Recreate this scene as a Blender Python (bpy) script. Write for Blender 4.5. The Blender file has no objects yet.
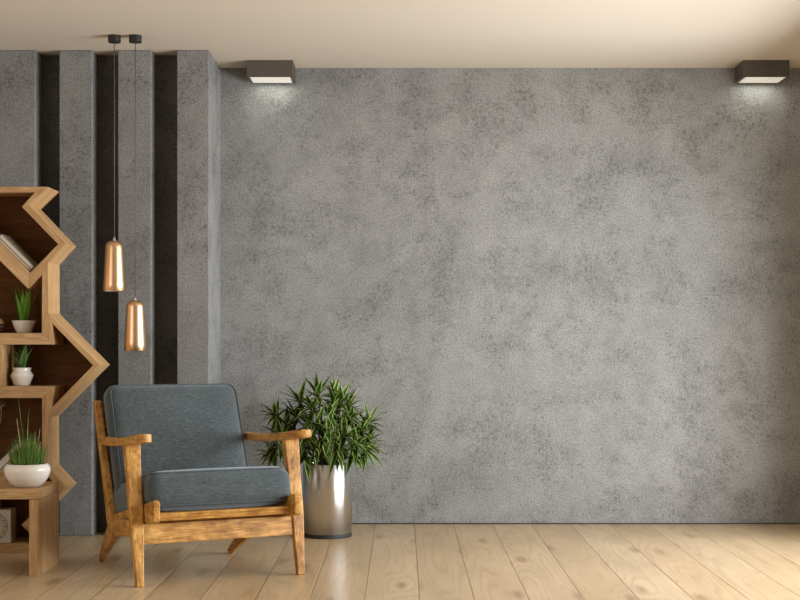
import bpy, bmesh, math, random
from mathutils import Vector, Matrix, Euler
random.seed(7)
PI = math.pi
scn = bpy.context.scene
C = scn.collection
EYE = 183/175; DW = 1480/175; CEIL = EYE + 273/175

def D_of(r): return DW/r
def W(px, py, r):
    s = 175*r
    return Vector(((px-402)/s, DW/r-DW, EYE-(py-341)/s))

# ------------------------------------------------------------------ helpers
def obj(name, bm, mat=None, parent=None, smooth=False, loc=None, rot=None, bevel=0, auto=None):
    me = bpy.data.meshes.new(name)
    bmesh.ops.recalc_face_normals(bm, faces=bm.faces)
    bm.to_mesh(me); bm.free()
    o = bpy.data.objects.new(name, me); C.objects.link(o)
    if mat:
        for m in (mat if isinstance(mat, (list, tuple)) else [mat]): me.materials.append(m)
    if smooth:
        for p in me.polygons: p.use_smooth = True
    if parent: o.parent = parent
    if loc is not None: o.location = loc
    if rot is not None: o.rotation_euler = rot
    if bevel:
        b = o.modifiers.new('bevel', 'BEVEL'); b.width = bevel; b.segments = 3; b.limit_method = 'ANGLE'
        b.angle_limit = math.radians(35)
        for p in me.polygons: p.use_smooth = True
        w = o.modifiers.new('wn', 'WEIGHTED_NORMAL'); w.keep_sharp = True
    return o

def empty(name, loc, label=None, cat=None, group=None, rot=None):
    o = bpy.data.objects.new(name, None); C.objects.link(o)
    o.location = loc; o.empty_display_size = .1
    if rot: o.rotation_euler = rot
    tag(o, label, cat, group)
    return o
def tag(o, label=None, cat=None, group=None, kind=None):
    if label: o['label'] = label
    if cat: o['category'] = cat
    if group: o['group'] = group
    if kind: o['kind'] = kind
    return o
def struct(o): o['kind'] = 'structure'; return o

def bm_box(c, d, bm=None):
    bm = bm or bmesh.new()
    r = bmesh.ops.create_cube(bm, size=1)
    for v in r['verts']: v.co = Vector((v.co.x*d[0]+c[0], v.co.y*d[1]+c[1], v.co.z*d[2]+c[2]))
    return bm
def bm_prism(pts, axis, a, b, bm=None):
    """pts: 2-D outline; axis 'y': pts are (x,z), extruded y a..b; 'x': pts are (y,z); 'z': (x,y)"""
    bm = bm or bmesh.new()
    f = {'y': lambda p, t: (p[0], t, p[1]), 'x': lambda p, t: (t, p[0], p[1]), 'z': lambda p, t: (p[0], p[1], t)}[axis]
    va = [bm.verts.new(f(p, a)) for p in pts]; vb = [bm.verts.new(f(p, b)) for p in pts]
    bm.faces.new(va); bm.faces.new(vb[::-1])
    n = len(pts)
    for i in range(n): bm.faces.new((va[i], va[(i+1) % n], vb[(i+1) % n], vb[i]))
    return bm
def bm_lathe(prof, seg=48, bm=None, c=(0, 0, 0)):
    bm = bm or bmesh.new(); rings = []
    for r, z in prof:
        if r < 1e-6: rings.append([bm.verts.new((c[0], c[1], c[2]+z))])
        else: rings.append([bm.verts.new((c[0]+r*math.cos(2*PI*i/seg), c[1]+r*math.sin(2*PI*i/seg), c[2]+z)) for i in range(seg)])
    for A, B in zip(rings, rings[1:]):
        for i in range(seg):
            j = (i+1) % seg
            if len(A) == 1 and len(B) == 1: continue
            if len(A) == 1: bm.faces.new((A[0], B[i], B[j]))
            elif len(B) == 1: bm.faces.new((A[i], A[j], B[0]))
            else: bm.faces.new((A[i], A[j], B[j], B[i]))
    return bm
def bm_tube(pts, rad, seg=8, bm=None, closed=False):
    bm = bm or bmesh.new(); pts = [Vector(p) for p in pts]; n = len(pts); rings = []
    rads = rad if isinstance(rad, (list, tuple)) else [rad]*n
    up = None
    for i, p in enumerate(pts):
        a = pts[(i-1) % n] if (closed or i > 0) else p
        b = pts[(i+1) % n] if (closed or i < n-1) else p
        t = (b-a).normalized()
        if up is None: up = t.orthogonal().normalized()
        up = (up - t*up.dot(t)); up = up.normalized() if up.length > 1e-6 else t.orthogonal().normalized()
        w = t.cross(up)
        rings.append([bm.verts.new(p + (up*math.cos(2*PI*k/seg)+w*math.sin(2*PI*k/seg))*rads[i]) for k in range(seg)])
    m = n if closed else n-1
    for i in range(m):
        A, B = rings[i], rings[(i+1) % n]
        for k in range(seg): bm.faces.new((A[k], A[(k+1) % seg], B[(k+1) % seg], B[k]))
    if not closed:
        bm.faces.new(rings[0]); bm.faces.new(rings[-1][::-1])
    return bm
def bm_cushion(w, d, h, r, crown, n=22, side=0.0):
    """rounded box centred on the origin, domed on its two large faces"""
    bm = bmesh.new(); bmesh.ops.create_cube(bm, size=2)
    bmesh.ops.subdivide_edges(bm, edges=bm.edges, cuts=n, use_grid_fill=True)
    H = Vector((w/2, d/2, h/2))
    def remap(t):                      # crowd vertices towards the rim
        return math.sin(t*PI/2)**1 if abs(t) < 1 else t
    for v in bm.verts:
        p = Vector([remap(v.co[i])*H[i] for i in range(3)])
        q = Vector([max(-(H[i]-r), min(H[i]-r, p[i])) for i in range(3)])
        e = p-q
        if e.length > 1e-9: p = q+e.normalized()*r
        u, t = p.x/H.x, p.y/H.y
        k = max(0, 1-abs(u)**3)*max(0, 1-abs(t)**3)
        p.z += math.copysign(1, p.z)*crown*k*min(1, abs(p.z)/(H.z*.6))
        kz = 1-(p.z/H.z)**2
        p.x += side*math.copysign(1, p.x)*max(0, kz)*min(1, abs(u)**4)
        p.y += side*math.copysign(1, p.y)*max(0, kz)*min(1, abs(t)**4)
        v.co = p
    return bm

# ------------------------------------------------------------------ materials
def newmat(name):
    m = bpy.data.materials.new(name); m.use_nodes = True
    nt = m.node_tree; nt.nodes.clear()
    out = nt.nodes.new('ShaderNodeOutputMaterial'); b = nt.nodes.new('ShaderNodeBsdfPrincipled')
    nt.links.new(b.outputs[0], out.inputs[0])
    return m, nt, b
def N(nt, t, **k):
    n = nt.nodes.new(t)
    for a, v in k.items():
        if a.startswith('i_'):
            key = a[2:]; n.inputs[int(key) if key.isdigit() else key.replace('_', ' ')].default_value = v
        else: setattr(n, a, v)
    return n
def srgb(r, g, b):
    f = lambda c: (c/255/12.92) if c/255 <= .04045 else ((c/255+.055)/1.055)**2.4
    return (f(r), f(g), f(b), 1)
def ramp(nt, fac, stops, interp='LINEAR'):
    n = nt.nodes.new('ShaderNodeValToRGB'); cr = n.color_ramp; cr.interpolation = interp
    while len(cr.elements) < len(stops): cr.elements.new(.5)
    for e, (p, c) in zip(cr.elements, stops): e.position = p; e.color = c if len(c) == 4 else (*c, 1)
    nt.links.new(fac, n.inputs[0]); return n.outputs[0]
def g(v): return (v, v, v, 1)
def mix(nt, fac, a, b, mode='MIX'):
    n = nt.nodes.new('ShaderNodeMix'); n.data_type = 'RGBA'; n.blend_type = mode
    for s, v in ((n.inputs[0], fac), (n.inputs[6], a), (n.inputs[7], b)):
        if hasattr(v, 'links'): nt.links.new(v, s)
        else: s.default_value = v
    return n.outputs[2]
def coords(nt, scale=(1, 1, 1), kind='Object', loc=(0, 0, 0)):
    tc = nt.nodes.new('ShaderNodeTexCoord'); mp = nt.nodes.new('ShaderNodeMapping')
    mp.inputs['Scale'].default_value = scale; mp.inputs['Location'].default_value = loc
    nt.links.new(tc.outputs[kind], mp.inputs[0]); return mp.outputs[0]
def noise(nt, vec, scale, detail=4, rough=.55, dist=0, out=0):
    n = N(nt, 'ShaderNodeTexNoise', i_Scale=scale, i_Detail=detail, i_Roughness=rough, i_Distortion=dist)
    nt.links.new(vec, n.inputs['Vector']); return n.outputs[out]
def math_n(nt, op, a, b=None, c=None):
    n = nt.nodes.new('ShaderNodeMath'); n.operation = op
    for i, v in enumerate((a, b, c)):
        if v is None: continue
        if hasattr(v, 'links'): nt.links.new(v, n.inputs[i])
        else: n.inputs[i].default_value = v
    return n.outputs[0]
def bump(nt, b, h, strength, dist=.002):
    n = N(nt, 'ShaderNodeBump', i_Strength=strength, i_Distance=dist)
    nt.links.new(h, n.inputs['Height']); nt.links.new(n.outputs[0], b.inputs['Normal'])
def plain(name, col, rough=.5, metal=0, spec=.5):
    m, nt, b = newmat(name)
    b.inputs['Base Color'].default_value = col; b.inputs['Roughness'].default_value = rough
    b.inputs['Metallic'].default_value = metal; b.inputs['Specular IOR Level'].default_value = spec
    return m

def concrete(name, base=1.0, tint=(1, 1, 1), off=(0, 0, 0)):
    m, nt, b = newmat(name)
    v = coords(nt, kind='Object', loc=off)
    big = noise(nt, v, 1.1, 5, .55)
    mid = noise(nt, v, 5.5, 12, .72, .2)
    fine = noise(nt, v, 48, 6, .82)
    grit = noise(nt, v, 105, 4, .85)
    tone = ramp(nt, big, [(.30, g(.24)), (.5, g(.275)), (.68, g(.305))])
    t2 = ramp(nt, mid, [(.36, g(.88)), (.47, g(.97)), (.54, g(1.02)), (.64, g(1.10))])
    c = mix(nt, 1.0, tone, t2, 'MULTIPLY')
    clus = noise(nt, v, 3.2, 13, .78, .2, 0)
    cl = ramp(nt, clus, [(.41, g(1)), (.47, g(.62)), (.53, g(.15)), (.58, g(0))])
    thr = math_n(nt, 'MULTIPLY_ADD', cl, -.12, .59)
    pit2 = math_n(nt, 'MULTIPLY', math_n(nt, 'SUBTRACT', fine, thr), 9)
    pit2 = math_n(nt, 'MINIMUM', math_n(nt, 'MAXIMUM', pit2, 0), 1)
    c = mix(nt, math_n(nt, 'MULTIPLY', pit2, .62), c, (.085, .08, .075, 1))
    c = mix(nt, math_n(nt, 'MULTIPLY', cl, .20), c, (.10, .095, .09, 1))
    gg = ramp(nt, grit, [(.38, g(.60)), (.5, g(1)), (.62, g(1.26))])
    c = mix(nt, 1.0, c, gg, 'MULTIPLY')
    c = mix(nt, 1.0, c, (base*tint[0], base*tint[1], base*tint[2], 1), 'MULTIPLY')
    nt.links.new(c, b.inputs['Base Color'])
    b.inputs['Roughness'].default_value = .8; b.inputs['Specular IOR Level'].default_value = .3
    h = math_n(nt, 'SUBTRACT', math_n(nt, 'MULTIPLY', mid, .5), pit2)
    bump(nt, b, h, .35, .002)
    return m

def wood(name, c0, c1, c2, axis='x', scale=1.0, rough=.45, blotch=.0, ringy=.5):
    m, nt, b = newmat(name)
    st = {'x': (.09, 1, 1), 'y': (1, .09, 1), 'z': (1, 1, .09)}[axis]
    oi = nt.nodes.new('ShaderNodeObjectInfo')
    v0 = coords(nt, kind='Object')
    ad = nt.nodes.new('ShaderNodeVectorMath'); ad.operation = 'ADD'
    sc = nt.nodes.new('ShaderNodeVectorMath'); sc.operation = 'SCALE'
    cmb = nt.nodes.new('ShaderNodeCombineXYZ')
    for i in range(3): nt.links.new(oi.outputs['Random'], cmb.inputs[i])
    nt.links.new(cmb.outputs[0], sc.inputs[0]); sc.inputs['Scale'].default_value = 9
    nt.links.new(v0, ad.inputs[0]); nt.links.new(sc.outputs[0], ad.inputs[1])
    mp = nt.nodes.new('ShaderNodeMapping'); mp.inputs['Scale'].default_value = st
    nt.links.new(ad.outputs[0], mp.inputs[0]); v = mp.outputs[0]
    wv = noise(nt, v, 14*scale, 3, .5, .6)
    fib = noise(nt, v, 120*scale, 3, .6)
    rg = math_n(nt, 'FRACT', math_n(nt, 'MULTIPLY', wv, 9))
    f = math_n(nt, 'ADD', math_n(nt, 'MULTIPLY', rg, ringy*.45), math_n(nt, 'MULTIPLY', fib, .6))
    f = math_n(nt, 'ADD', f, math_n(nt, 'MULTIPLY', math_n(nt, 'SUBTRACT', wv, .5), .6))
    c = ramp(nt, f, [(.18, c0), (.45, c1), (.75, c2)])
    if blotch:
        bn = noise(nt, ad.outputs[0], 16, 4, .6)
        c = mix(nt, 1.0, c, ramp(nt, bn, [(.35, (1-blotch, 1-blotch*1.15, 1-blotch*1.3)), (.6, g(1.0))]), 'MULTIPLY')
    nt.links.new(c, b.inputs['Base Color'])
    b.inputs['Roughness'].default_value = rough; b.inputs['Specular IOR Level'].default_value = .25
    bump(nt, b, fib, .12, .0008)
    return m

def floor_mat():
    m, nt, b = newmat('pine_floorboards')
    tc = nt.nodes.new('ShaderNodeTexCoord'); sp = nt.nodes.new('ShaderNodeSeparateXYZ')
    nt.links.new(tc.outputs['Object'], sp.inputs[0])
    X, Y = sp.outputs[0], sp.outputs[1]
    u = math_n(nt, 'DIVIDE', math_n(nt, 'ADD', X, .1514), .222)
    idn = math_n(nt, 'FLOOR', u); fr = math_n(nt, 'SUBTRACT', u, idn)
    wn = nt.nodes.new('ShaderNodeTexWhiteNoise'); wn.noise_dimensions = '1D'; nt.links.new(idn, wn.inputs['W'])
    rnd = wn.outputs['Value']
    # coordinates of each board: x across, y along with its own offset
    cx = nt.nodes.new('ShaderNodeCombineXYZ')
    nt.links.new(math_n(nt, 'ADD', math_n(nt, 'MULTIPLY', fr, .222), math_n(nt, 'MULTIPLY', rnd, 37)), cx.inputs[0])
    nt.links.new(math_n(nt, 'ADD', Y, math_n(nt, 'MULTIPLY', rnd, 13)), cx.inputs[1])
    def mapped(s):
        mp = nt.nodes.new('ShaderNodeMapping'); mp.inputs['Scale'].default_value = s
        nt.links.new(cx.outputs[0], mp.inputs[0]); return mp.outputs[0]
    vg = mapped((1, .045, 1))
    # knots
    vo = nt.nodes.new('ShaderNodeTexVoronoi'); vo.voronoi_dimensions = '2D'; vo.inputs['Scale'].default_value = 1
    nt.links.new(mapped((3.4, .8, 1)), vo.inputs['Vector'])
    kn = ramp(nt, vo.outputs['Distance'], [(.025, g(1)), (.06, g(.6)), (.12, g(0))])
    field = noise(nt, vg, 6.0, 1.2, .35, .1)
    field = math_n(nt, 'ADD', field, ramp(nt, vo.outputs['Distance'], [(0, g(.16)), (.12, g(.11)), (.3, g(.03)), (.5, g(0))]))
    ring = math_n(nt, 'FRACT', math_n(nt, 'MULTIPLY', field, 17))
    line = ramp(nt, ring, [(0, g(.4)), (.12, g(0)), (.6, g(.12)), (.92, g(1)), (1, g(.4))])
    fib = noise(nt, mapped((1, .035, 1)), 170, 3, .6)
    soft = noise(nt, mapped((1, .25, 1)), 6, 3, .5)
    base = ramp(nt, rnd, [(0, srgb(190, 165, 129)), (.5, srgb(200, 177, 143)), (1, srgb(194, 168, 131))])
    c = mix(nt, math_n(nt, 'MULTIPLY', line, .36), base, srgb(158, 120, 78))
    c = mix(nt, math_n(nt, 'MULTIPLY', ramp(nt, fib, [(.4, g(0)), (.75, g(1))]), .35), c, srgb(165, 128, 86))
    c = mix(nt, 1.0, c, ramp(nt, soft, [(.3, (.88, .86, .82)), (.65, g(1.06))]), 'MULTIPLY')
    c = mix(nt, math_n(nt, 'MULTIPLY', kn, .55), c, srgb(120, 84, 50))
    # seams
    ed = math_n(nt, 'MINIMUM', fr, math_n(nt, 'SUBTRACT', 1, fr))
    seam = ramp(nt, ed, [(.006, g(1)), (.016, g(0))])
    c = mix(nt, math_n(nt, 'MULTIPLY', seam, .62), c, srgb(84, 58, 34))
    nt.links.new(c, b.inputs['Base Color'])
    r = math_n(nt, 'MULTIPLY_ADD', soft, .1, .25)
    nt.links.new(r, b.inputs['Roughness']); b.inputs['Specular IOR Level'].default_value = .4
    h = math_n(nt, 'SUBTRACT', math_n(nt, 'MULTIPLY', fib, .03), seam)
    bump(nt, b, h, .3, .002)
    return m

def fabric_mat():
    m, nt, b = newmat('blue_grey_fabric')
    v = coords(nt, (1, 1, 1))
    a = noise(nt, coords(nt, (.1, 1, 1)), 420, 2, .6)
    w = noise(nt, coords(nt, (1, .12, .5)), 420, 2, .6)
    s = noise(nt, v, 9, 4, .55)
    f = math_n(nt, 'ADD', math_n(nt, 'MULTIPLY', a, .7), math_n(nt, 'MULTIPLY', w, .3))
    c = ramp(nt, f, [(.32, srgb(50, 55, 56)), (.5, srgb(68, 74, 75)), (.68, srgb(92, 97, 97))])
    c = mix(nt, 1.0, c, ramp(nt, s, [(.3, g(.88)), (.7, g(1.08))]), 'MULTIPLY')
    nt.links.new(c, b.inputs['Base Color'])
    b.inputs['Roughness'].default_value = .95; b.inputs['Specular IOR Level'].default_value = .15
    b.inputs['Sheen Weight'].default_value = .5; b.inputs['Sheen Roughness'].default_value = .45
    b.inputs['Sheen Tint'].default_value = (.8, .9, .95, 1)
    bump(nt, b, f, .35, .0012)
    return m

def leaf_mat(name, mid, edge, rough=.4, ew=.30):
    m, nt, b = newmat(name)
    uv = nt.nodes.new('ShaderNodeUVMap'); sp = nt.nodes.new('ShaderNodeSeparateXYZ')
    nt.links.new(uv.outputs[0], sp.inputs[0])
    e = math_n(nt, 'ABSOLUTE', math_n(nt, 'SUBTRACT', sp.outputs[0], .5))
    n = noise(nt, coords(nt), 30, 3)
    e2 = math_n(nt, 'ADD', e, math_n(nt, 'MULTIPLY', math_n(nt, 'SUBTRACT', n, .5), .25))
    c = ramp(nt, e2, [(ew, mid), (min(.99, ew+.16), edge)])
    n2 = noise(nt, coords(nt), 14, 2)
    c = mix(nt, 1.0, c, ramp(nt, n2, [(.3, g(.75)), (.7, g(1.25))]), 'MULTIPLY')
    nt.links.new(c, b.inputs['Base Color'])
    b.inputs['Roughness'].default_value = rough
    return m

M = {}
M['wall'] = concrete('concrete', .95, (1.0, .98, .935))
M['column'] = concrete('concrete_columns', .82, (1.0, .98, .94), (3, 1, 2))
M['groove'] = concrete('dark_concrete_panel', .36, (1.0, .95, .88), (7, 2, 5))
M['paint'] = plain('beige_ceiling_paint', srgb(206, 193, 177), .9, 0, .2)
M['whitewall'] = plain('off_white_paint', srgb(222, 214, 200), .9, 0, .2)
M['floor'] = floor_mat()
oakc = (srgb(160, 121, 78), srgb(188, 151, 106), srgb(205, 170, 126))
M['oak'] = wood('pale_oak', *oakc, 'x', 1.0, .5, .06, .45)
M['oak_x'] = M['oak']
M['oak_z'] = wood('pale_oak_upright', *oakc, 'z', 1.0, .5, .06, .45)
M['back'] = wood('brown_back_panel', srgb(78, 46, 20), srgb(96, 60, 28), srgb(112, 72, 36), 'x', 1.0, .85, .05, .3)
chc = (srgb(138, 86, 32), srgb(198, 147, 76), srgb(226, 184, 116))
for a in 'xyz': M['ch_'+a] = wood('honey_wood_'+a, *chc, a, 1.1, .36, .38, .35)
M['fabric'] = fabric_mat()
M['piping'] = plain('grey_piping', srgb(88, 97, 100), .9, 0, .15)
M['steel'] = None
m, nt, b = newmat('brushed_steel')
nz = noise(nt, coords(nt, (1, 1, 40)), 40, 3)
nt.links.new(ramp(nt, nz, [(.3, g(.62)), (.7, g(.74))]), b.inputs['Base Color'])
b.inputs['Metallic'].default_value = 1; b.inputs['Roughness'].default_value = .3
b.inputs['Anisotropic'].default_value = .85; b.inputs['Anisotropic Rotation'].default_value = .25; b.inputs['Roughness'].default_value = .28
tn = nt.nodes.new('ShaderNodeTangent'); tn.direction_type = 'RADIAL'; tn.axis = 'Z'; nt.links.new(tn.outputs[0], b.inputs['Tangent'])
M['steel'] = m
M['copper'] = plain('brushed_copper', srgb(226, 188, 148), .32, 1)
M['inner'] = plain('white_shade_inside', srgb(220, 205, 180), .6)
M['black'] = plain('matt_black', srgb(28, 27, 25), .5)
M['rubber'] = plain('black_rubber', srgb(34, 32, 30), .6)
M['cord'] = plain('grey_cable', srgb(88, 86, 82), .6)
M['chrome'] = plain('chrome', (.75, .75, .75, 1), .25, 1)
M['lampbody'] = plain('grey_brown_metal', srgb(84, 76, 68), .55, .1)
M['white'] = plain('glazed_white_ceramic', srgb(226, 218, 208), .22)
M['matte'] = plain('ribbed_white_ceramic', srgb(222, 214, 202), .6)
M['soil'] = plain('dark_soil', srgb(46, 34, 24), .95)
M['stem'] = plain('brown_stem', srgb(84, 66, 42), .8)
M['dracaena'] = leaf_mat('dracaena_leaf', srgb(44, 76, 28), srgb(168, 182, 100), .26, .27)
M['succ'] = leaf_mat('green_blade', srgb(84, 138, 36), srgb(130, 180, 66), .35, .3)
M['succ2'] = leaf_mat('muted_green_blade', srgb(58, 92, 38), srgb(112, 136, 80), .4, .3)
M['grass'] = leaf_mat('grass_blade', srgb(72, 106, 34), srgb(124, 150, 66), .5, .3)
M['straw'] = plain('dry_straw', srgb(196, 170, 116), .7)
M['pages'] = plain('book_pages', srgb(206, 196, 182), .9)
M['greencover'] = plain('green_book_cover', srgb(30, 92, 48), .5)
M['greycover'] = plain('grey_book_cover', srgb(140, 134, 120), .6)
M['tancover'] = plain('tan_book_cover', srgb(150, 128, 96), .6)
M['clockbody'] = plain('whitewashed_wood', srgb(205, 196, 182), .6)
M['clockside'] = plain('beige_wood_side', srgb(150, 130, 106), .6)
M['ink'] = plain('black_ink', srgb(30, 28, 26), .7)
M['twig'] = plain('pale_bleached_twig', srgb(170, 162, 146), .8)
M['clay'] = plain('tan_stoneware', srgb(150, 112, 78), .6)
m, nt, b = newmat('lamp_diffuser')
b.inputs['Base Color'].default_value = srgb(225, 220, 205)
b.inputs['Emission Color'].default_value = (1, .95, .84, 1); b.inputs['Emission Strength'].default_value = .38
M['diff'] = m
m, nt, b = newmat('window_glass')
b.inputs['Transmission Weight'].default_value = 1; b.inputs['Roughness'].default_value = 0; b.inputs['IOR'].default_value = 1.02
M['glass'] = m

# ------------------------------------------------------------------ room
XL, XR, YF = -3.4, 2.36, -11.0
H = CEIL
struct(obj('floor', bm_box(((XL+XR)/2, YF/2, -.05), (XR-XL+.4, -YF+.4, .1)), M['floor']))
struct(obj('ceiling', bm_box(((XL+XR)/2, YF/2, H+.05), (XR-XL+.4, -YF+.4, .1)), M['paint']))
struct(obj('wall_back', bm_box(((XL+XR)/2, .1, H/2), (XR-XL+.4, .2, H)), M['wall']))
# a thin dark strip where the concrete meets the boards
struct(obj('trim_1', bm_box(((-1.03+XR)/2, -.002, .003), (XR+1.03, .004, .006)), M['rubber']))

def wall_with_opening(name, side, x, y0, y1, oy0, oy1, oz0, oz1, mat):
    bm = bmesh.new(); t = .2
    cx = x + side*t/2
    bm_box((cx, (y0+oy0)/2, H/2), (t, oy0-y0, H), bm); bm_box((cx, (y1+oy1)/2, H/2), (t, y1-oy1, H), bm)
    bm_box((cx, (oy0+oy1)/2, oz0/2), (t, oy1-oy0, oz0), bm); bm_box((cx, (oy0+oy1)/2, (oz1+H)/2), (t, oy1-oy0, H-oz1), bm)
    return struct(obj(name, bm, mat))
WR = (-4.5, -.8, .25, 1.85); WL = (-8.0, -3.4, .5, 2.3)
wall_with_opening('wall_right', 1, XR, YF, 0, *WR, M['whitewall'])
wall_with_opening('wall_left', -1, XL, YF, 0, *WL, M['whitewall'])
struct(obj('wall_front', bm_box(((XL+XR)/2, YF-.1, H/2), (XR-XL+.4, .2, H)), M['whitewall']))
def window(n, x, o):
    e = bpy.data.objects.new('window_%d' % n, None); C.objects.link(e); struct(e); e.location = (x, (o[0]+o[1])/2, o[2])
    y0, y1, z0, z1 = o; L = y1-y0; Hh = z1-z0
    bm = bmesh.new(); b = .06
    bm_box((0, 0, b/2), (.08, L, b), bm); bm_box((0, 0, Hh-b/2), (.08, L, b), bm)
    k = 3
    for i in range(k+1): bm_box((0, -L/2+b/2+(L-b)*i/k, Hh/2), (.08, b, Hh), bm)
    obj('window_frame', bm, M['whitewall'], e)
window(1, XR+.1, WR); window(2, XL-.1, WL)  # left window is unseen, made up for the added fill light

# ribs on the left part of the back wall
YC, YG = DW/1.066-DW, DW/1.047-DW
def colx(px): return (px-402)/(175*1.066)
spans = [(-.6, 35), (59.3, 92), (118, 151), (177, 208.7)]
pitch = 59.0
xe = colx(208.7)
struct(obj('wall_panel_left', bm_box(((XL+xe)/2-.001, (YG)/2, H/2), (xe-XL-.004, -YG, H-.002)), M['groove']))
cols = spans[:]
px0 = -.6
k = 1
while colx(px0-pitch*k) > XL-.1: cols.append((px0-pitch*k, px0-pitch*k+34.5)); k += 1
n = 2
for a, b_ in cols:
    x0, x1 = max(XL, colx(a)), colx(b_)
    if x1 <= XL+.02: continue
    yb = 0 if b_ > 200 else YG
    c = obj('trim_%d' % n, bm_box(((x0+x1)/2, (YC+yb)/2, H/2), (x1-x0, yb-YC, H-.001)), M['column'], bevel=.004); struct(c); n += 1

# ------------------------------------------------------------------ bookshelf
RF, RB = 1.161, 1.1235
YSF, YSB = DW/RF-DW, DW/RB-DW
def S(p): return ((p[0]-402)/(175*RF), EYE-(p[1]-341)/(175*RF))
shelf = empty('bookshelf', (S((0, 0))[0], YSF, 0), 'pale oak geometric bookshelf of arrow and zigzag shaped frames beside the armchair', 'bookshelf')
def rel(p): x, z = S(p); return (x-shelf.location.x, z)
polys = [
 ([(-71,186.3),(48,186.8),(34.8,192.4),(-60,192.4)], 0),
 ([(48,186.8),(29,205.2),(21.8,206.8),(34.8,192.4)], 45),
 ([(29,205.2),(65.6,243.5),(58.2,244.3),(21.8,206.8)], -45),
 ([(65.6,243.5),(48.3,262.5),(42,275),(27.8,288.5),(30,272.8),(58.2,244.3)], 45),
 ([(30,272.8),(27.8,288.5),(-60,200.7),(-60,192.4),(-50.4,192.4)], -45),
 ([(42,275),(48.3,262.5),(48.5,313),(52.5,323.8),(53.5,344.5),(41.8,333)], 90),
 ([(-60,333),(41.8,333),(53.5,344.5),(-60,344.5)], 0),
 ([(48.5,313),(100.2,365.3),(93.0,365.3),(52.5,323.8)], -45),
 ([(100.2,365.3),(47.8,418.2),(52.2,407.3),(93.0,365.3)], 45),
 ([(-60,386.3),(54.0,386.3),(42,398),(-60,398)], 0),
 ([(54.0,386.3),(52.2,407.3),(47.8,418.2),(48.2,468.5),(42,456.2),(42,398)], 90),
 ([(66,488),(48.2,468.5),(42,456.2),(27.8,442.7),(30,458.4),(58.4,487.2)], -45),
 ([(30,458.4),(27.8,442.7),(-60,530.5),(-60,543.5),(-55,543.5)], 45),
 ([(66,488),(58.4,487.2),(21.3,525),(29,526)], 45),
 ([(29,526),(21.3,525),(40,543.5),(44.2,553.4),(44.2,542.0)], -45),
 ([(40,543.5),(44.2,553.4),(-71,553.4),(-60,543.5)], 0),
 ([(-71,186.3),(-60,192.4),(-60,543.5),(-71,553.4)], 90),
 ([(-9,344.5),(2,344.5),(2,386.3),(-9,386.3)], 90),
]
for pts, ang in polys:
    P = [rel(p) for p in pts]
    a = math.radians(ang); ca, sa = math.cos(a), math.sin(a)
    Q = [(x*ca+z*sa, -x*sa+z*ca) for x, z in P]      # into the board's own frame, grain along x
    obj('board', bm_prism(Q, 'y', 0, YSB-YSF), M['oak'], shelf, rot=(0, -a, 0), bevel=.0012)
outer = [(-71,186.3),(48,186.8),(29,205.2),(65.6,243.5),(48.3,262.5),(48.5,313),(100.2,365.3),(47.8,418.2),(48.2,468.5),(66,488),(29,526),(44.2,542.0),(44.2,553.4),(-71,553.4)]
ctr = (10, 365)
ins = []
for i, p in enumerate(outer):
    a, b_ = Vector(outer[i-1]), Vector(outer[(i+1) % len(outer)]); q = Vector(p)
    e1 = (q-a).normalized(); e2 = (b_-q).normalized()
    n1 = Vector((-e1.y, e1.x)); n2 = Vector((-e2.y, e2.x)); nn = n1+n2; nn = nn/ max(.3, nn.dot(n1))
    ins.append(q+nn*2.0)
obj('back_panel', bm_prism([rel(p) for p in ins], 'y', YSB-YSF-.014, YSB-YSF-.004), M['back'], shelf)

def shelf_pt(px, py, t):
    """point whose projection is px,py at fraction t of the shelf's depth"""
    Y = YSF+(YSB-YSF)*t; D = DW+Y
    return Vector(((px-402)*D/1480, Y, EYE-(py-341)*D/1480))

# ------------------------------------------------------------------ side table (front of the shelf)
TF, TB = 1.286, 1.212
YTF, YTB = DW/TF-DW, DW/TB-DW
def T(px, py): return ((px-402)/(175*TF), EYE-(py-341)/(175*TF))
tx1, tz1 = T(38.3, 490); tx0 = T(-95, 0)[0]; tin = T(29, 0)[0]; tzu = T(0, 499.5)[1]
th = tx1-tin
table = empty('side_table', ((tx0+tx1)/2, (YTF+YTB)/2, 0), 'low pale oak side table with thick slab legs carrying the grass bowl', 'table')
ox, oy = table.location.x, table.location.y
def panel(name, c, d, parent, mat, along):
    """three boards side by side over the depth, seen as two fine seams"""
    bm = bmesh.new(); dep = YTB-YTF
    cuts = [0, .33, .70, 1]
    for a, b_ in zip(cuts, cuts[1:]):
        bm_box((c[0], -dep/2+dep*(a+b_)/2, c[2]), (d[0], dep*(b_-a)-.005, d[2]), bm)
    core = [d[0]-.02, dep-.012, d[2]-.02]
    bm_box((c[0], 0, c[2]), core, bm)
    return obj(name, bm, mat, parent, bevel=.0015)
panel('tabletop', (0, 0, (tz1+tzu)/2), (tx1-tx0, 0, tz1-tzu), table, M['oak'], 'x')
for s, x in ((1, tx1-th/2), (-1, tx0+th/2)):
    panel('leg', (x-ox, 0, tzu/2-.0008), (th, 0, tzu-.0016), table, M['oak_z'], 'z')

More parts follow.
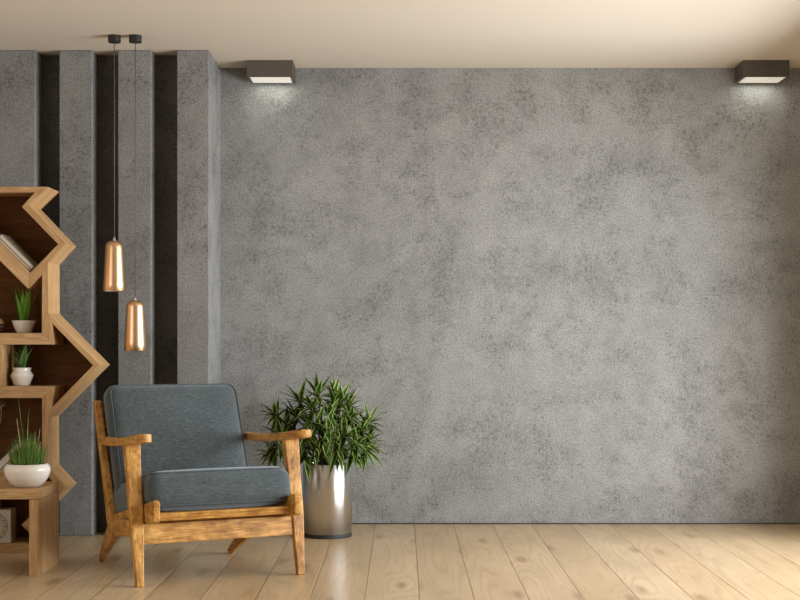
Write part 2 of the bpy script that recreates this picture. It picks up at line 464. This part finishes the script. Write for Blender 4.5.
# ------------------------------------------------------------------ armchair
TH = math.radians(27)
chair = empty('armchair', (-.785, -1.997, 0), 'low wooden lounge armchair with blue-grey fabric cushions on the plank floor', 'armchair', rot=(0, 0, TH))
def loft(sections, bm=None):
    """sections: list of quads [(x,y,z)*4]"""
    bm = bm or bmesh.new(); R = [[bm.verts.new(p) for p in s] for s in sections]
    for A, B in zip(R, R[1:]):
        n = len(A)
        for i in range(n): bm.faces.new((A[i], A[(i+1) % n], B[(i+1) % n], B[i]))
    bm.faces.new(R[0]); bm.faces.new(R[-1][::-1]); return bm
def smoothpath(pts, n=6):
    """Catmull-Rom through tuples of any size"""
    out = []
    P = [pts[0]]+list(pts)+[pts[-1]]
    for i in range(1, len(P)-2):
        for k in range(n):
            t = k/n; a, b_, c, d = P[i-1], P[i], P[i+1], P[i+2]
            out.append(tuple(.5*((2*b_[j])+(-a[j]+c[j])*t+(2*a[j]-5*b_[j]+4*c[j]-d[j])*t*t+(-a[j]+3*b_[j]-3*c[j]+d[j])*t**3) for j in range(len(b_))))
    out.append(tuple(pts[-1])); return out
for s in (-1, 1):
    # front leg: wide at the arm, slim at the foot, raked forward
    prof = [(0, 0, .034, .030), (.10, .018, .042, .034), (.26, .045, .056, .038), (.42, .082, .060, .040), (.56, .112, .068, .042), (.615, .125, .076, .042)]
    secs = []
    for z, y, w, d in smoothpath(prof, 4):
        x = s*.371
        secs.append([(x-w/2, y-d/2, z), (x+w/2, y-d/2, z), (x+w/2, y+d/2, z), (x-w/2, y+d/2, z)])
    obj('leg', loft(secs), M['ch_z'], chair, bevel=.005)
    # rear leg: leaves the front leg level, sweeps back and down
    path = [(.10, .232, .035, .362), (.25, .226, .036, .359), (.38, .208, .038, .352), (.50, .170, .040, .346), (.60, .115, .032, .338), (.70, .055, .024, .329), (.765, .012, .016, .322)]
    pp = smoothpath(path, 5); secs = []
    for i, (y, z, hw, x) in enumerate(pp):
        a = pp[max(0, i-1)]; b_ = pp[min(len(pp)-1, i+1)]
        t = Vector((b_[0]-a[0], b_[1]-a[1])).normalized(); nrm = Vector((-t.y, t.x))
        w = .017 if y < .55 else .017-.006*(y-.55)/.215
        p1 = Vector((y, z))+nrm*hw; p2 = Vector((y, z))-nrm*hw
        if p1.y < .0005: p1.y = .0005
        if p2.y < .0005: p2.y = .0005
        secs.append([(s*x-w, p2.x, p2.y), (s*x+w, p2.x, p2.y), (s*x+w, p1.x, p1.y), (s*x-w, p1.x, p1.y)])
    last = secs[-1]
    secs.append([(q[0], q[1]+.012, .0004 if k_ < 2 else .012) for k_, q in enumerate(last)])
    obj('leg', loft(secs), M['ch_y'], chair, bevel=.005)
    # back post
    secs = []
    for z, y, dd in smoothpath([(.20, .505, .066), (.40, .595, .052), (.60, .688, .044), (.765, .762, .036)], 4):
        x = s*.345-(.022 if s > 0 else 0); w = .0165
        secs.append([(x-w, y-dd/2, z), (x+w, y-dd/2, z), (x+w, y+dd/2, z), (x-w, y+dd/2, z)])
    obj('back_post', loft(secs), M['ch_z'], chair, bevel=.006)
    # armrest: paddle with a rounded nose, dips to the rear
    out = [(-.072, .0), (-.070, .018), (-.060, .030), (-.04, .036), (.06, .040), (.20, .037), (.45, .026), (.66, .019)]
    L = [(s*.368+v, u) for u, v in out] + [(s*.368-v, u) for u, v in out[::-1][:-1]]
    bm = bm_prism(L, 'z', 0, .036)
    es = [e for e in bm.edges if abs(e.verts[0].co.y-e.verts[1].co.y) > .15]
    bmesh.ops.subdivide_edges(bm, edges=es, cuts=5)
    bmesh.ops.triangulate(bm, faces=[f for f in bm.faces if len(f.verts) > 4])
    for v in bm.verts:
        t = (v.co.y+.07)/.73
        v.co.z += .618-.052*t-.012*math.sin(PI*t)
        v.co.x -= s*.014*t
    obj('armrest', bm, M['ch_y'], chair, bevel=.008)
    # seat side rail, nose showing in front of the leg
    rail = [(-.082, .283), (-.086, .360), (-.070, .372), (.02, .352), (.56, .245), (.56, .175), (.05, .262), (-.04, .272), (-.07, .274)]
    obj('side_rail', bm_prism(rail, 'x', s*.322-.0155, s*.322+.0155), M['ch_y'], chair, bevel=.005)
# front rail, apron, rear rail, slats
obj('front_rail', bm_prism([(-.028, .277), (-.034, .312), (.02, .312), (.02, .277)], 'x', -.308, .308), M['ch_x'], chair, bevel=.004)
bm = bm_prism([(.022, .176), (.034, .262), (.058, .262), (.046, .176)], 'x', -.355, .355)
obj('apron', bm, M['ch_x'], chair, bevel=.004)
obj('rear_rail', bm_box((0, .53, .22), (.66, .028, .07)), M['ch_x'], chair, bevel=.004)
for z, y in ((.34, .575), (.50, .648), (.66, .721), (.735, .755)):
    obj('back_slat', bm_box((-.011, y+.012, z), (.64, .016, .045)), M['ch_x'], chair, bevel=.003)
for k_ in range(5):
    yy = .07+.1*k_
    obj('seat_slat', bm_box((0, yy, .300-.195*yy), (.62, .05, .012)), M['ch_x'], chair, bevel=.002)

seat = obj('seat_cushion', bm_cushion(.648, .62, .160, .050, .016, side=.008), M['fabric'], chair, smooth=True)
ts = math.radians(11)
seat.rotation_euler = (-ts, 0, 0); seat.location = (0, .294, .353)
back = obj('back_cushion', bm_cushion(.640, .54, .128, .050, .018, side=.006), M['fabric'], chair, smooth=True)
tb = math.radians(90-24.5)
back.rotation_euler = (tb, 0, 0)
cz, cy = .578, .615
back.location = (0, cy, cz)
def rim(w, d, z, r, off=0):
    pts = []; hw, hd = w/2-r, d/2-r
    for cx_, cy_, a0 in ((hw, hd, 0), (-hw, hd, 90), (-hw, -hd, 180), (hw, -hd, 270)):
        for k_ in range(9):
            a = math.radians(a0+k_*90/8); pts.append((cx_+r*math.cos(a), cy_+r*math.sin(a), z))
    return pts
for cu, w, d, h in ((seat, .648, .62, .160), (back, .640, .54, .128)):
    for s in (-1, 1):
        o = obj('piping', bm_tube(rim(w-.02, d-.02, s*(h/2-.009), .045), .0032, 6, closed=True), M['fabric'], cu, smooth=True)

# ------------------------------------------------------------------ leaves
def add_leaf(bm, uvl, base, direction, up, length, width, droop, n=7, fold=.25, mi=0, taper=2.2):
    d = Vector(direction).normalized(); p = Vector(base); prev = None
    rows = []
    for i in range(n+1):
        t = i/n
        w = width*(math.sin(PI*min(1, t*.86+.14))**.8)*(1-t**taper)*.5+.0003
        side = d.cross(Vector((0, 0, 1)))
        side = side.normalized() if side.length > 1e-3 else Vector(up)
        nrm = side.cross(d).normalized()
        rows.append((bm.verts.new(p-side*w+nrm*w*fold), bm.verts.new(p), bm.verts.new(p+side*w+nrm*w*fold)))
        p = p+d*(length/n)
        d = (d+Vector((0, 0, -1))*droop/n).normalized()
    for i in range(n):
        for k_ in range(2):
            f = bm.faces.new((rows[i][k_], rows[i][k_+1], rows[i+1][k_+1], rows[i+1][k_])); f.smooth = True; f.material_index = mi
            us = [(k_/2, i/n), ((k_+1)/2, i/n), ((k_+1)/2, (i+1)/n), (k_/2, (i+1)/n)]
            for lp, u in zip(f.loops, us): lp[uvl].uv = u
def leafbm():
    bm = bmesh.new(); return bm, bm.loops.layers.uv.new('UVMap')
def objraw(name, bm, mats, parent):
    me = bpy.data.meshes.new(name); bm.to_mesh(me); bm.free()
    o = bpy.data.objects.new(name, me); C.objects.link(o)
    for m_ in mats: me.materials.append(m_)
    o.parent = parent; return o

# ------------------------------------------------------------------ dracaena in the steel pot
rp = 1.066; sp_ = 175*rp
pc = Vector(((327.2-402)/sp_, DW/rp-DW, 0)); pr = 24.6/sp_; ph = EYE-(463-341)/sp_
plant = empty('potted_plant', pc, 'bushy green plant with variegated leaves in a tall brushed steel cylinder pot by the wall', 'plant')
obj('pot', bm_lathe([(pr-.006, .022), (pr, .022), (pr, ph-.002), (pr-.002, ph), (pr-.005, ph), (pr-.006, ph-.006), (pr-.006, .03), (0, .03)], 72), M['steel'], plant, smooth=False)
for p in bpy.data.objects['pot'].data.polygons: p.use_smooth = abs(p.normal.z) < .5
obj('base_ring', bm_lathe([(0, 0), (pr-.003, 0), (pr, .003), (pr, .020), (pr-.002, .024), (0, .024)], 64), M['rubber'], plant, smooth=False)
obj('soil', bm_lathe([(0, ph-.03), (pr-.008, ph-.035), (pr-.008, ph-.05), (0, ph-.05)], 32), M['soil'], plant)
rosettes = [  # px, py, depth offset, size(px)
 (300,391,.02,24),(318,385,-.02,24),(312,402,-.06,24),(335,402,.0,26),(334,386,.05,20),(347,402,.05,22),(326,425,-.12,30),(350,413,-.05,27),
 (287,417,.0,25),(280,428,-.03,24),(275,408,.03,20),(296,410,.04,22),(362,425,.02,25),(368,416,.05,22),(356,442,-.09,29),(366,448,-.02,25),
 (338,448,-.12,27),(318,446,-.10,26),(300,438,-.06,24),(282,444,.0,24),(305,456,-.08,24),(330,408,-.1,24),(345,430,-.12,26),(366,436,.03,23),(310,420,.0,26),(292,428,.08,22),(340,420,.08,24),
 (272,452,.02,18),(352,454,-.08,20),(318,420,-.13,26),(326,440,-.14,24),(340,396,-.02,24),(308,430,-.12,22)]
bm, uvl = leafbm(); st = bmesh.new()
rnd = random.Random(11)
for px, py, dy, sz in rosettes:
    D = DW+pc.y+dy; c = Vector(((px-402)*D/1480-pc.x, dy, EYE-(py+(12 if py < 395 else 8 if py < 440 else 3)-341)*D/1480))
    root = Vector((rnd.uniform(-.07, .07), rnd.uniform(-.07, .07), ph-.04))
    axis = (c-Vector((0, .02, ph-.02))); axis.z *= .6; axis.y -= .10; axis.normalize()
    mid = root.lerp(c, .55)+Vector((0, 0, .03))
    bm_tube([root, mid, c-axis*.01, c+axis*.01], [.006, .005, .004, .002], 6, st)
    L = sz*D/1480*1.06
    t1 = axis.orthogonal().normalized(); t2 = axis.cross(t1)
    nl = 15
    for i in range(nl):
        a = i*2.39996+rnd.uniform(-.3, .3); el = .1+1.75*(i/nl)**.8+rnd.uniform(-.12, .12)
        dv = axis*math.cos(el)+(t1*math.cos(a)+t2*math.sin(a))*math.sin(el)
        b0 = c+axis*(.012-.03*i/nl)
        tip_y = (pc.y+b0.y+dv.normalized().y*L)
        if tip_y > -.03: dv.y -= (tip_y+.05)/L*1.4
        add_leaf(bm, uvl, b0, dv, t1, L*rnd.uniform(.85, 1.25), .035*rnd.uniform(.85, 1.15), rnd.uniform(.2, .8), 7, .3)
objraw('foliage', bm, [M['dracaena']], plant)
obj('stems', st, M['stem'], plant, smooth=True)

# ------------------------------------------------------------------ small pots on the shelf
def blades(bm, uvl, n, R, h, w, lean, rnd, z0, droop=.4, mi=0, rot=0):
    for i in range(n):
        a = rot+i*2*PI/n+rnd.uniform(-.3, .3) if n < 12 else rnd.uniform(0, 2*PI)
        rr = R*rnd.uniform(.1, 1) if n >= 12 else R*(.25+.5*(i % 2))
        p = Vector((rr*math.cos(a), rr*math.sin(a), z0)); le = lean*rnd.uniform(.4, 1.1)*(rr/R*.7+.3)
        d = Vector((math.cos(a)*le, math.sin(a)*le, 1))
        add_leaf(bm, uvl, p, d, Vector((1, 0, 0)), h*rnd.uniform(.65, 1.05), w, droop*rnd.uniform(.3, 1.2), 6, .35, mi)
rnd = random.Random(4)
# tapered bowl pot
p0 = shelf_pt(23.9, 332.6, .5); p0.z = EYE-(333-341)/(175*RF)+.0005
s0 = 1480/(DW+p0.y)
e = empty('potted_succulent', p0, 'tall-bladed green plant in a tapered off-white bowl on the upper shelf', 'plant')
r1, r2, hh = 12/s0, 6.6/s0, 12.4/s0
pr_ = [(0, 0), (r2, 0), (r2+.002, .002)]+[(r2+(r1-r2)*(t/8)**.8, hh*t/8) for t in range(1, 9)]+[(r1-.004, hh), (r1-.006, hh-.008), (0, hh-.008)]
obj('pot', bm_lathe(pr_, 40), M['matte'], e, smooth=True)
obj('soil', bm_lathe([(0, hh-.006), (r1-.008, hh-.007), (0, hh-.0075)], 24), M['soil'], e)
bm, uvl = leafbm(); blades(bm, uvl, 11, .024, .20, .036, .46, rnd, hh-.01, .35)
objraw('leaves', bm, [M['succ']], e)
# faceted waisted pot
p0 = shelf_pt(21.8, 386, .45); p0.z = EYE-(386.3-341)/(175*RF)+.0005
e = empty('potted_succulent', p0, 'small spiky plant in a glossy white waisted pot on the middle shelf', 'plant')
q = 1/s0
pr_ = [(0, 0), (7.4*q, 0), (8.0*q, 1*q), (11.3*q, 9.6*q), (11.4*q, 10.4*q), (8.8*q, 14.4*q), (8.6*q, 15*q), (9.4*q, 17.4*q), (9.2*q, 18*q), (8.2*q, 17.8*q), (8*q, 15.5*q), (0, 15.5*q)]
obj('pot', bm_lathe(pr_, 40), M['white'], e, smooth=True)
obj('soil', bm_lathe([(0, 16.2*q), (7.9*q, 16*q), (0, 15.9*q)], 24), M['soil'], e)
bm, uvl = leafbm(); blades(bm, uvl, 11, .02, .15, .036, .85, rnd, 15.5*q, .3, rot=.4)
objraw('leaves', bm, [M['succ2']], e)
# dark-leaved plant behind the clock
zb = EYE-(543.5-341)/(175*RF)
p0 = shelf_pt(-3, 530, .76); p0.z = zb+.0008
e = empty('potted_succulent', p0, 'dark green plant half hidden behind the box clock', 'plant')
obj('pot', bm_lathe([(0, 0), (.03, 0), (.042, .07), (.038, .07), (.036, .06), (0, .06)], 32), M['matte'], e, smooth=True)
bm, uvl = leafbm(); blades(bm, uvl, 16, .02, .15, .016, .16, rnd, .06, .05)
objraw('leaves', bm, [M['succ']], e)
# grass bowl on the side table
rb = 1.258; sb = 175*rb
zt = tz1
e = empty('grass_bowl', ((27.3-402)/sb, DW/rb-DW, zt+.0005), 'round glossy white bowl of tall green grass on the side table', 'plant')
q = 1/sb
pr_ = [(0, 0), (11*q, 0), (13*q, .6*q), (17*q, 4*q), (20.5*q, 9*q), (22.4*q, 14*q), (22.8*q, 17.5*q), (22.0*q, 20.5*q), (20.2*q, 22.6*q), (18.6*q, 23.1*q), (17.8*q, 22.5*q), (18*q, 20.5*q), (0, 20*q)]
pr_ = smoothpath(pr_[1:-1], 4); pr_ = [(0, 0)]+pr_+[(0, 20*q)]
obj('bowl', bm_lathe(pr_, 64), M['white'], e, smooth=True)
obj('soil', bm_lathe([(0, 21*q), (17*q, 20.6*q), (0, 20.3*q)], 24), M['soil'], e)
bm, uvl = leafbm(); rnd = random.Random(3)
for i in range(420):
    a = rnd.uniform(0, 2*PI); rr = 16.2*q*math.sqrt(rnd.random())
    p = Vector((rr*math.cos(a), rr*math.sin(a), 20.5*q))
    out_ = rr/(16.2*q); hgt = (36-19*out_**1.6)*q*rnd.uniform(.55, 1.1)*1.0
    d = Vector((math.cos(a)*.3*out_+rnd.uniform(-.14, .14), math.sin(a)*.3*out_+rnd.uniform(-.14, .14), 1))
    add_leaf(bm, uvl, p, d, Vector((1, 0, 0)), hgt, .0052, rnd.uniform(0, .35), 4, .2)
# a few long blades
for tx, ty, bx in ((16.5, 386, 26), (29.5, 409, 25), (23, 425, 26), (37, 428, 30), (19, 428, 22), (28, 418, 27)):
    b0 = Vector(((bx-27.3)*q, rnd.uniform(-.01, .01), 21*q)); tp = Vector(((tx-27.3)*q, 0, (488-ty)*q-.002)); d = tp-b0
    add_leaf(bm, uvl, b0, d+Vector((0, 0, .02)), Vector((1, 0, 0)), d.length, .006, .08, 8, .2)
objraw('grass', bm, [M['grass']], e)
st = bmesh.new()
for tx, ty, bx in ((18, 420, 23), (41.5, 443, 37), (41, 430, 36)):
    b0 = Vector(((bx-27.3)*q, -.02, 22*q)); tp = Vector(((tx-27.3)*q, -.02, (488-ty)*q))
    bm_tube([b0, b0.lerp(tp, .5)+Vector((.002, 0, 0)), tp], [.0014, .0012, .0008], 5, st)
obj('dry_stalks', st, M['straw'], e)

# ------------------------------------------------------------------ books
def book(loc, ang, L, thick, depth, cover, label, group=None, c=.0022):
    """lies along its own x axis, thickness in z, depth in y; rotated about y"""
    e = empty('book', loc, label, 'book', group, rot=(0, -ang, 0))
    bm = bmesh.new()
    bm_box((L/2, depth/2, c/2), (L, depth, c), bm); bm_box((L/2, depth/2, thick-c/2), (L, depth, c), bm)
    bm_box((L/2, depth-.0012, thick/2), (L, .0022, thick-.0001), bm)
    obj('cover', bm, cover, e, bevel=.0006)
    obj('pages', bm_box((L/2, depth/2-.001, thick/2), (L-.006, depth-.006, thick-2*c-.0002)), M['pages'], e)
    return e
s1 = 1480/(DW+YSF+.03)
# on the descending board of the top opening: line x-y=-242.8, direction down-right
def on_line(px, py, yoff): D = DW+YSF+yoff; return Vector(((px-402)*D/1480, YSF+yoff, EYE-(py-341)*D/1480))
A = rel((30, 272.8)); B = rel((-50.4, 192.4))
dirv = Vector((A[0]-B[0], 0, A[1]-B[1])).normalized(); nrm = Vector((-dirv.z, 0, dirv.x))
Aw = Vector((A[0]+shelf.location.x, YSF+.02, A[1]))
ang = math.atan2(dirv.z, dirv.x)
off = nrm*.0008
book(Aw-dirv*.245+off, ang, .235, .013, .17, M['tancover'], 'thin tan book lying lowest in the slanted top compartment', None)
book(Aw-dirv*.240+off+nrm*.0136, ang, .228, .019, .16, M['greycover'], 'grey book with pale pages lying on top in the slanted compartment', None)
# green book on the ascending board of the lower opening
A = rel((27.8, 442.7)); B = rel((-60, 530.5))
dirv = Vector((A[0]-B[0], 0, A[1]-B[1])).normalized(); nrm = Vector((-dirv.z, 0, dirv.x))
Aw = Vector((A[0]+shelf.location.x, YSF+.02, A[1])); ang = math.atan2(dirv.z, dirv.x)
book(Aw-dirv*.292+nrm*.0012, ang, .25, .040, .18, M['greencover'], 'green-covered book with pale pages tilted behind the grass bowl', None, .0055)

# ------------------------------------------------------------------ clock
fy = YSF+.012; D = DW+fy; sc_ = 1480/D
cx0, cx1 = (-23-402)/sc_, (10.8-402)/sc_; chh = (545-512)/sc_
e = empty('box_clock', ((cx0+cx1)/2, fy, zb+.0008), 'square whitewashed box clock with a black ring dial on the lowest shelf', 'clock')
cw = cx1-cx0; cd = .105
obj('case', bm_box((0, .004+cd/2, chh/2), (cw, cd, chh)), M['clockside'], e, bevel=.002)
obj('face', bm_box((0, .002, chh/2), (cw-.003, .004, chh-.003)), M['clockbody'], e, bevel=.0008)
bm = bmesh.new(); R = .062
for i in range(60):
    a = 2*PI*i/60; rr = R if i % 5 else R-.004; w = .0016 if i % 5 else .0034; l = .004 if i % 5 else .014
    c = Vector((rr*math.sin(a), -.0006, chh/2+rr*math.cos(a)))
    b2 = bmesh.new(); bm_box((0, 0, 0), (w, .0012, l), b2)
    b2.transform(Matrix.Translation(c) @ Matrix.Rotation(a, 4, 'Y'))
    me = bpy.data.meshes.new('t'); b2.to_mesh(me); b2.free(); bm.from_mesh(me); bpy.data.meshes.remove(me)
bm_tube([(R*1.1*math.sin(2*PI*i/64), -.0004, chh/2+R*1.1*math.cos(2*PI*i/64)) for i in range(64)], .0009, 5, bm, True)
bm_tube([(R*.8*math.sin(2*PI*i/64), -.0004, chh/2+R*.8*math.cos(2*PI*i/64)) for i in range(64)], .0007, 5, bm, True)
obj('dial', bm, M['ink'], e)
for l, a in ((.034, .9), (.05, 3.9)):
    bm = bmesh.new(); bm_box((0, 0, l/2-.006), (.003, .0012, l), bm); bm.transform(Matrix.Translation((0, -.0012, chh/2)) @ Matrix.Rotation(a, 4, 'Y'))
    obj('hand', bm, M['ink'], e)

# ------------------------------------------------------------------ twig ornament on the back panel, stoneware vase
fy = YSB-.022; D = DW+fy
def tp(px, py, y=0): return Vector(((px-402)*D/1480, fy+y, EYE-(py-341)*D/1480))
base = tp(-6, 428)
e = empty('twig_ornament', base, 'pale forked twig ornament fixed inside the compartment above the grass', 'ornament')
bm = bmesh.new()
for path in ([(-6, 428), (0, 424.5), (2.2, 420), (2.4, 412), (3.2, 406), (7, 402)], [(2.6, 410), (1.5, 405), (3.5, 400.5)], [(3.2, 406), (5.0, 405.6), (6.3, 405)], [(-6, 428), (-12, 424), (-14, 415), (-13, 404)]):
    P = smoothpath([tuple(tp(a, b_, -.03+.01*(k_ % 2))-base) for k_, (a, b_) in enumerate(path)], 4)
    bm_tube(P, [.0032-.0018*i/len(P) for i in range(len(P))], 6, bm)
bm_tube([Vector((0, -.03, 0)), Vector((0, .011, 0))], .005, 8, bm)
obj('twigs', bm, M['twig'], e, smooth=True)
obj('mount', bm_lathe([(0, -.012), (.014, -.012), (.014, .012), (0, .012)], 24), M['black'], e, rot=(PI/2, 0, 0), loc=(0, .006, 0))
p0 = shelf_pt(-8, 333, .45); p0.z = EYE-(333-341)/(175*RF)+.0005
e = empty('stoneware_vase', p0, 'tan and dark round stoneware vase at the left end of the upper shelf', 'vase')
obj('body', bm_lathe(smoothpath([(.0005, 0), (.028, 0), (.05, .022), (.058, .045), (.052, .066), (.03, .082), (.022, .1), (.024, .11), (.018, .108), (.016, .09)], 4), 40), M['clay'], e, smooth=True)
obj('glaze_foot', bm_lathe([(.029, .0006), (.0515, .022), (.0565, .036), (.059, .045), (.0592, .046), (.0575, .046), (.05, .023), (.028, .0012)], 40), M['black'], e, smooth=True)  # lower belly darker than the rest of the body

# ------------------------------------------------------------------ pendant lamps
def pendant(px, ytop, ybot, label):
    r = 1.119; s = 175*r
    e = empty('pendant_lamp', ((px-402)/s, DW/r-DW, CEIL), label, 'lamp', 'copper pendant lamps')
    z = lambda py: EYE-(py-341)/s-CEIL
    obj('ceiling_rose', bm_lathe([(0, -.0003), (6.3/s, -.0003), (6.3/s, -.034), (5.9/s, -.036), (0, -.036)], 40), M['black'], e)
    zt_, zb_ = z(ytop), z(ybot); hh = zt_-zb_
    obj('cable', bm_tube([(0, 0, -.036), (0, 0, zt_+.012)], .0021, 8), M['cord'], e, smooth=True)
    obj('cable_grip', bm_lathe([(0, zt_+.016), (.006, zt_+.016), (.008, zt_), (.008, zt_-.004), (0, zt_-.004)], 20), M['chrome'], e, smooth=True)
    R0, R1 = 8.9/s, 11.3/s
    prof = [(.0005, zt_)]
    for k_ in range(1, 9):
        a = k_/8*PI/2; prof.append((.008+(R0-.008)*math.sin(a), zt_-.034*(1-math.cos(a))))
    prof += [(R0+(R1-R0)*t/5, zt_-.034-(hh-.034)*t/5) for t in range(1, 6)]
    inner = [(x-.002, y_-.001 if i_ < 9 else y_) for i_, (x, y_) in enumerate(prof)][::-1]
    inner = [(max(.0002, x), y_-.0015*(i_ > 5)) for i_, (x, y_) in enumerate(inner)]
    obj('shade', bm_lathe(prof+[(R1-.001, zb_-.001)], 56), M['copper'], e, smooth=True)
    obj('shade_lining', bm_lathe(inner, 56), M['inner'], e, smooth=True)
    obj('bulb', bm_lathe([(0, zt_-.03), (.014, zt_-.03), (.014, zt_-.08), (.026, zt_-.12), (.03, zt_-.145), (.022, zt_-.168), (0, zt_-.177)], 24), M['inner'], e, smooth=True)
pendant(114.4, 240.5, 291, 'left, higher-hanging copper pendant lamp on a long cable above the armchair')
pendant(135.3, 300, 350.7, 'right, lower-hanging copper pendant lamp on a long cable above the armchair')

# ------------------------------------------------------------------ surface spotlights on the ceiling
def spot(px, label):
    rf, rb_ = 1.029, 1.003; s = 175*rf
    y0, y1 = DW/rf-DW, DW/rb_-DW; w = 46/s; h = 16.6/s
    x = (px-402)/s
    e = empty('ceiling_spotlight', (x, (y0+y1)/2, CEIL), label, 'lamp', 'box spotlights on the ceiling')
    d = y1-y0; t = .016
    bm = bmesh.new()
    bm_box((0, -d/2+t/2, -h/2), (w, t, h), bm); bm_box((0, d/2-t/2, -h/2), (w, t, h), bm)
    bm_box((-w/2+t/2, 0, -h/2), (t, d-2*t, h), bm); bm_box((w/2-t/2, 0, -h/2), (t, d-2*t, h), bm)
    bm_box((0, 0, -.006), (w-2*t, d-2*t, .012), bm)
    obj('housing', bm, M['lampbody'], e)
    obj('diffuser', bm_box((0, 0, -h+.003), (w-2*t-.001, d-2*t-.001, .006)), M['diff'], e)
    l = bpy.data.lights.new('spotlight_beam', 'AREA'); l.shape = 'RECTANGLE'; l.size = w-.05; l.size_y = .07; l.energy = .5
    l.color = (.96, 1, .93)
    lo = bpy.data.objects.new('lamp_light', l); C.objects.link(lo); lo.parent = e; lo.location = (0, d/2-.055, -h-.002)
spot(269.7, 'dark box spotlight on the ceiling above the plant, left one of two')
spot(766.5, 'dark box spotlight on the ceiling at the far right, right one of two')

# ------------------------------------------------------------------ light
def area(name, loc, rot, sx, sy, e, col):
    l = bpy.data.lights.new(name, 'AREA'); l.shape = 'RECTANGLE'; l.size = sx; l.size_y = sy; l.energy = e; l.color = col
    o = bpy.data.objects.new(name, l); C.objects.link(o); o.location = loc; o.rotation_euler = rot; return o
# daylight through the right window, and an added fill behind the made-up left one
area('window_daylight', (XR+.75, (WR[0]+WR[1])/2, (WR[2]+WR[3])/2), (0, PI/2, 0), WR[3]-WR[2], WR[1]-WR[0], 370, (.89, .95, 1.0))
area('window_daylight', (XL-.25, (WL[0]+WL[1])/2, (WL[2]+WL[3])/2), (0, -PI/2, 0), WL[3]-WL[2], WL[1]-WL[0], 60, (1.0, .97, .93))
w = bpy.data.worlds.new('world'); scn.world = w; w.use_nodes = True
w.node_tree.nodes['Background'].inputs[0].default_value = (.85, .92, 1, 1); w.node_tree.nodes['Background'].inputs[1].default_value = .6

# ------------------------------------------------------------------ camera
cam = bpy.data.cameras.new('camera'); co = bpy.data.objects.new('camera', cam); C.objects.link(co)
co.location = (0, -DW, EYE); co.rotation_euler = (PI/2, 0, 0)
cam.sensor_width = 36; cam.lens = 1480/800*36; cam.shift_x = -2/800; cam.shift_y = 41/800
scn.camera = co
vs = scn.view_settings
scn.display_settings.display_device = 'sRGB'
vs.view_transform = 'Standard'; vs.look = 'None'; vs.exposure = 0; vs.gamma = 1; vs.use_curve_mapping = False
